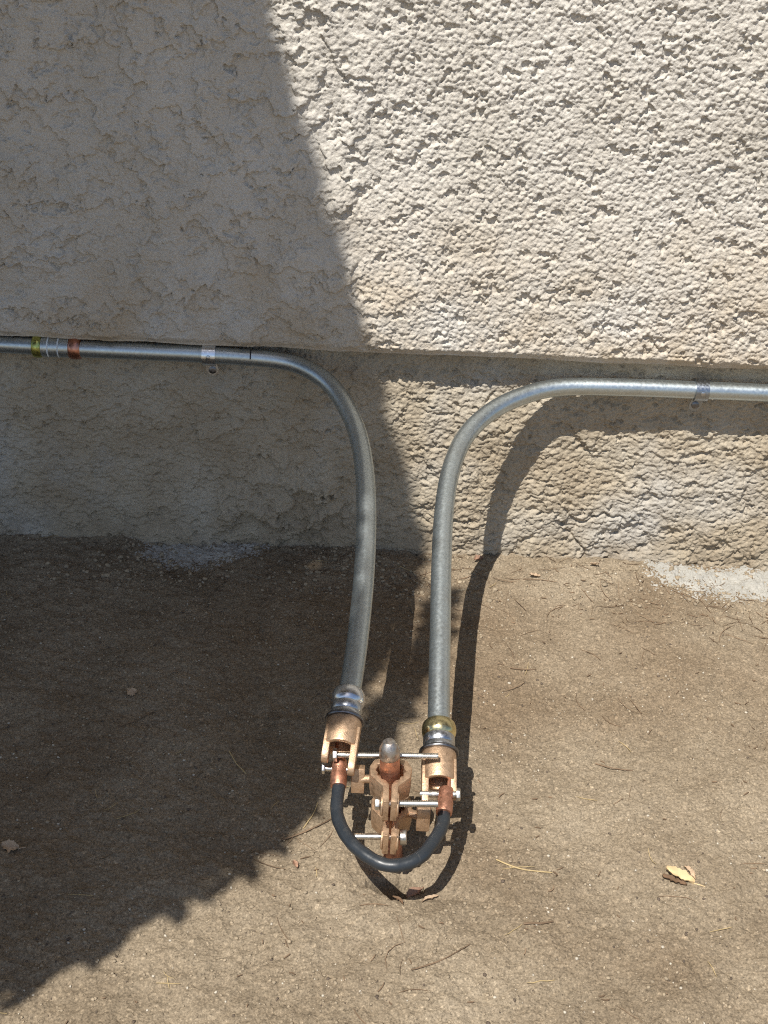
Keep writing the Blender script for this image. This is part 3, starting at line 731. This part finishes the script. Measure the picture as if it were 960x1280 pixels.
leaf((0.2610, -0.5075), -0.55, 0.021, 0.0065, 'leaf_dark', 'dark crumpled leaf scrap tucked under the bright tan leaf', 0.5, 21, 0.0012, 0.5, False)
leaf((0.2755, -0.4985), -1.0, 0.015, 0.0035, 'leaf_pale', 'thin pale brown leaf sliver just behind the bright tan leaf', 0.5, 22, 0.0015, 0.4, False)
leaf((0.0400, -0.5260), 0.9, 0.016, 0.0065, 'leaf_red', 'pinkish brown dead leaf standing in the hollow below the cable', 0.7, 12, 0.0022, 0.35)
leaf((0.0530, -0.5360), 0.7, 0.016, 0.0032, 'leaf_pale', 'pale splinter of leaf at the rim of the hollow below the cable', 0.5, 23, 0.0016, 0.5, False)
leaf((0.0260, -0.5400), 2.3, 0.012, 0.003, 'leaf_dark', 'dark leaf splinter at the near rim of the rod hollow', 0.5, 24, 0.0014, 0.5, False)
leaf((0.1160, -0.0140), 0.4, 0.013, 0.006, 'leaf_red', 'red brown leaf scrap at the wall foot beside the conduit shadow', 0.6, 13, 0.002, 0.45, False)
leaf((0.1810, -0.0480), -0.3, 0.013, 0.006, 'leaf_pale', 'pale leaf scrap on sunlit soil near the wall foot', 0.5, 14, 0.002, 0.45, False)
leaf((0.2550, -0.0200), 0.2, 0.012, 0.006, 'leaf_pale', 'small pale leaf scrap at the wall foot under the crack', 0.5, 17, 0.002, 0.45, False)
leaf((-0.3060, -0.5020), 0.1, 0.015, 0.011, 'leaf_pale', 'grey leaf scrap in the shade at the left edge', 0.3, 15)
leaf((-0.2440, -0.2930), 0.9, 0.011, 0.008, 'leaf_pale', 'small pale chip deep in the shade, left of the hubs', 0.3, 16, stalk=False)
leaf((-0.0620, -0.5050), 2.2, 0.009, 0.005, 'leaf_red', 'tiny red brown scrap on the lit soil left of the cable', 0.5, 18, stalk=False)

# ------------------------------------------------------------------ the tree that shades the left side (stands behind the photographer)
YT = -1.40; kx, ky = 0.26, 0.5
def lift_pt(x, y, z):
    t = (y - YT) / ky
    return (x - kx * t, z + t)
Aw = [(-0.37, 1.60), (-0.245, 1.05), (-0.1273, 0.6211), (-0.1044, 0.5275), (-0.0799, 0.4502), (-0.0451, 0.3594), (-0.021, 0.2703)]
A2 = [(-0.0065, 0.2233), (0.0198, 0.144), (0.0556, 0.0041)]
Bg = [(0.0533, -0.0813), (0.0284, -0.2201), (-0.0091, -0.3078), (-0.0372, -0.3962), (-0.067, -0.4398), (-0.0972, -0.4902), (-0.1514, -0.5382), (-0.1888, -0.5818), (-0.2272, -0.6073), (-0.2716, -0.6465), (-0.37, -0.715), (-0.55, -0.80), (-0.8, -0.86)]
out = [lift_pt(x, -0.022, z) for x, z in Aw] + [lift_pt(x, 0, z) for x, z in A2]
nA = len(out)
out += [lift_pt(x, y, 0) for x, y in Bg]
poly = out + [(-2.6, 1.5), (-2.9, 2.6), (-2.5, 3.9), (-1.7, 4.4)]
tree = thing('shade_tree', (-1.9, YT, 0), 'leafy tree beside the photographer whose shadow falls across wall and soil', 'tree')
rt = np.random.default_rng(55)
mb = MB()
mb.tube([(-1.9, YT, -0.3), (-1.88, YT, 0.8), (-1.8, YT + 0.02, 1.7), (-1.75, YT, 2.6), (-1.8, YT, 3.6)], [0.09, 0.075, 0.06, 0.04, 0.015], 12)
for bx, bz, ex_, ez_ in ((-1.82, 1.4, -1.15, 2.0), (-1.78, 2.0, -1.05, 2.7), (-1.76, 2.5, -1.3, 3.5), (-1.8, 1.6, -2.5, 2.4), (-1.77, 2.3, -2.4, 3.3), (-1.85, 1.1, -1.2, 1.55)):
    mb.tube([(bx, YT, bz), ((bx + ex_) / 2, YT + 0.03, (bz + ez_) / 2 - 0.03), (ex_, YT, ez_)], [0.03, 0.022, 0.008], 8)
mb.build('trunk', 'bark', tree)
def in_poly(x, z):
    ins = np.zeros(x.shape, bool)
    for (x0, z0), (x1, z1) in zip(poly, poly[1:] + poly[:1]):
        ins ^= ((z0 > z) != (z1 > z)) & (x < (x1 - x0) * (z - z0) / (z1 - z0 + 1e-12) + x0)
    return ins
def leaf_arr(cx, cz, ang, L, W, dt, tilt):
    """leaf blades: pointed ovals of 6 vertices, in the sheet of the crown, spread in depth along the light"""
    prof = [(-0.5, 0), (-0.2, 0.5), (0.15, 0.46), (0.5, 0), (0.15, -0.46), (-0.2, -0.5)]
    V = []
    for u, v in prof:
        lx = np.cos(ang) * u * L - np.sin(ang) * v * W; lz = np.sin(ang) * u * L + np.cos(ang) * v * W
        V.append(np.stack([cx + lx - kx * dt, YT + tilt * u * L - ky * dt, cz + lz + dt], -1))
    return np.stack(V, 1)
n = 60000
x = rt.uniform(-2.9, -0.4, n); z = rt.uniform(0.9, 4.4, n)
k = in_poly(x, z)
d = seg_dist(x, z, [tuple(p) for p in poly] + [tuple(poly[0])])
k &= (d > 0.030) & ((d < 0.55) | (rt.uniform(0, 1, n) < 0.5))
x, z = x[k], z[k]; n = len(x)
A = leaf_arr(x, z, rt.uniform(0, 6.28, n), rt.uniform(0.05, 0.075, n), rt.uniform(0.03, 0.045, n), rt.uniform(-0.22, 0.22, n), rt.normal(0, 0.4, n))
# margin leaves: close-set along the right-hand and lower edge
ex2 = []; 
for i in range(len(out) - 1):
    (x0, z0), (x1, z1) = out[i], out[i + 1]; L = math.hypot(x1 - x0, z1 - z0); tx, tz = (x1 - x0) / L, (z1 - z0) / L
    nx, nz = -tz, tx                                                    # outward is to the right of travel downwards
    if nx < 0 and i < nA: nx, nz = -nx, -nz
    if i >= nA and nz > 0: nx, nz = -nx, -nz
    step = 0.004
    for q in np.arange(0, L, step):
        rough = 0.004 if i < nA + 2 else 0.009
        dd = -0.015 + rt.normal(0, rough) - 0.02 * rt.uniform() ** 2
        tip = rt.uniform() < (0.02 if i < nA + 2 else 0.085)
        ang = math.atan2(tz, tx) + rt.normal(0, 0.35)
        LL, WW = 0.05, 0.026
        if tip: ang = math.atan2(nz, nx) + rt.normal(0, 0.5); dd = rt.uniform(-0.012, 0.004); LL, WW = 0.052, 0.024
        ex2.append((x0 + tx * q + nx * dd, z0 + tz * q + nz * dd, ang, LL, WW, rt.uniform(-0.08, 0.08), 0.0))
for i in range(nA + 2, len(out) - 1):                                 # drooping tips along the lower edge
    (x0, z0), (x1, z1) = out[i], out[i + 1]; L = math.hypot(x1 - x0, z1 - z0)
    for q in np.arange(0.01, L, 0.044):
        q = q + rt.uniform(-0.012, 0.012); u = q / L
        for c in range(rt.integers(1, 3)):
            dr = rt.uniform(0.010, 0.045)
            ex2.append((x0 + (x1 - x0) * u + rt.normal(0, 0.006) + 0.004, z0 + (z1 - z0) * u - dr, -math.pi / 2 + rt.normal(0.2, 0.3), rt.uniform(0.07, 0.10), rt.uniform(0.016, 0.024), rt.uniform(-0.05, 0.05), 0.0))
E2 = np.array(ex2)
B = leaf_arr(*[E2[:, i] for i in range(7)])
V = np.concatenate([A, B]); n = len(V)
me = bpy.data.meshes.new('crown')
me.vertices.add(n * 6); me.vertices.foreach_set('co', (V - np.array([-1.9, YT, 0])).reshape(-1).astype(np.float32))
me.loops.add(n * 6); me.loops.foreach_set('vertex_index', np.arange(n * 6).astype(np.int32))
me.polygons.add(n); me.polygons.foreach_set('loop_start', (np.arange(n) * 6).astype(np.int32))
me.update(calc_edges=True)
link_mesh('crown', me, 'foliage', tree, smooth=False)
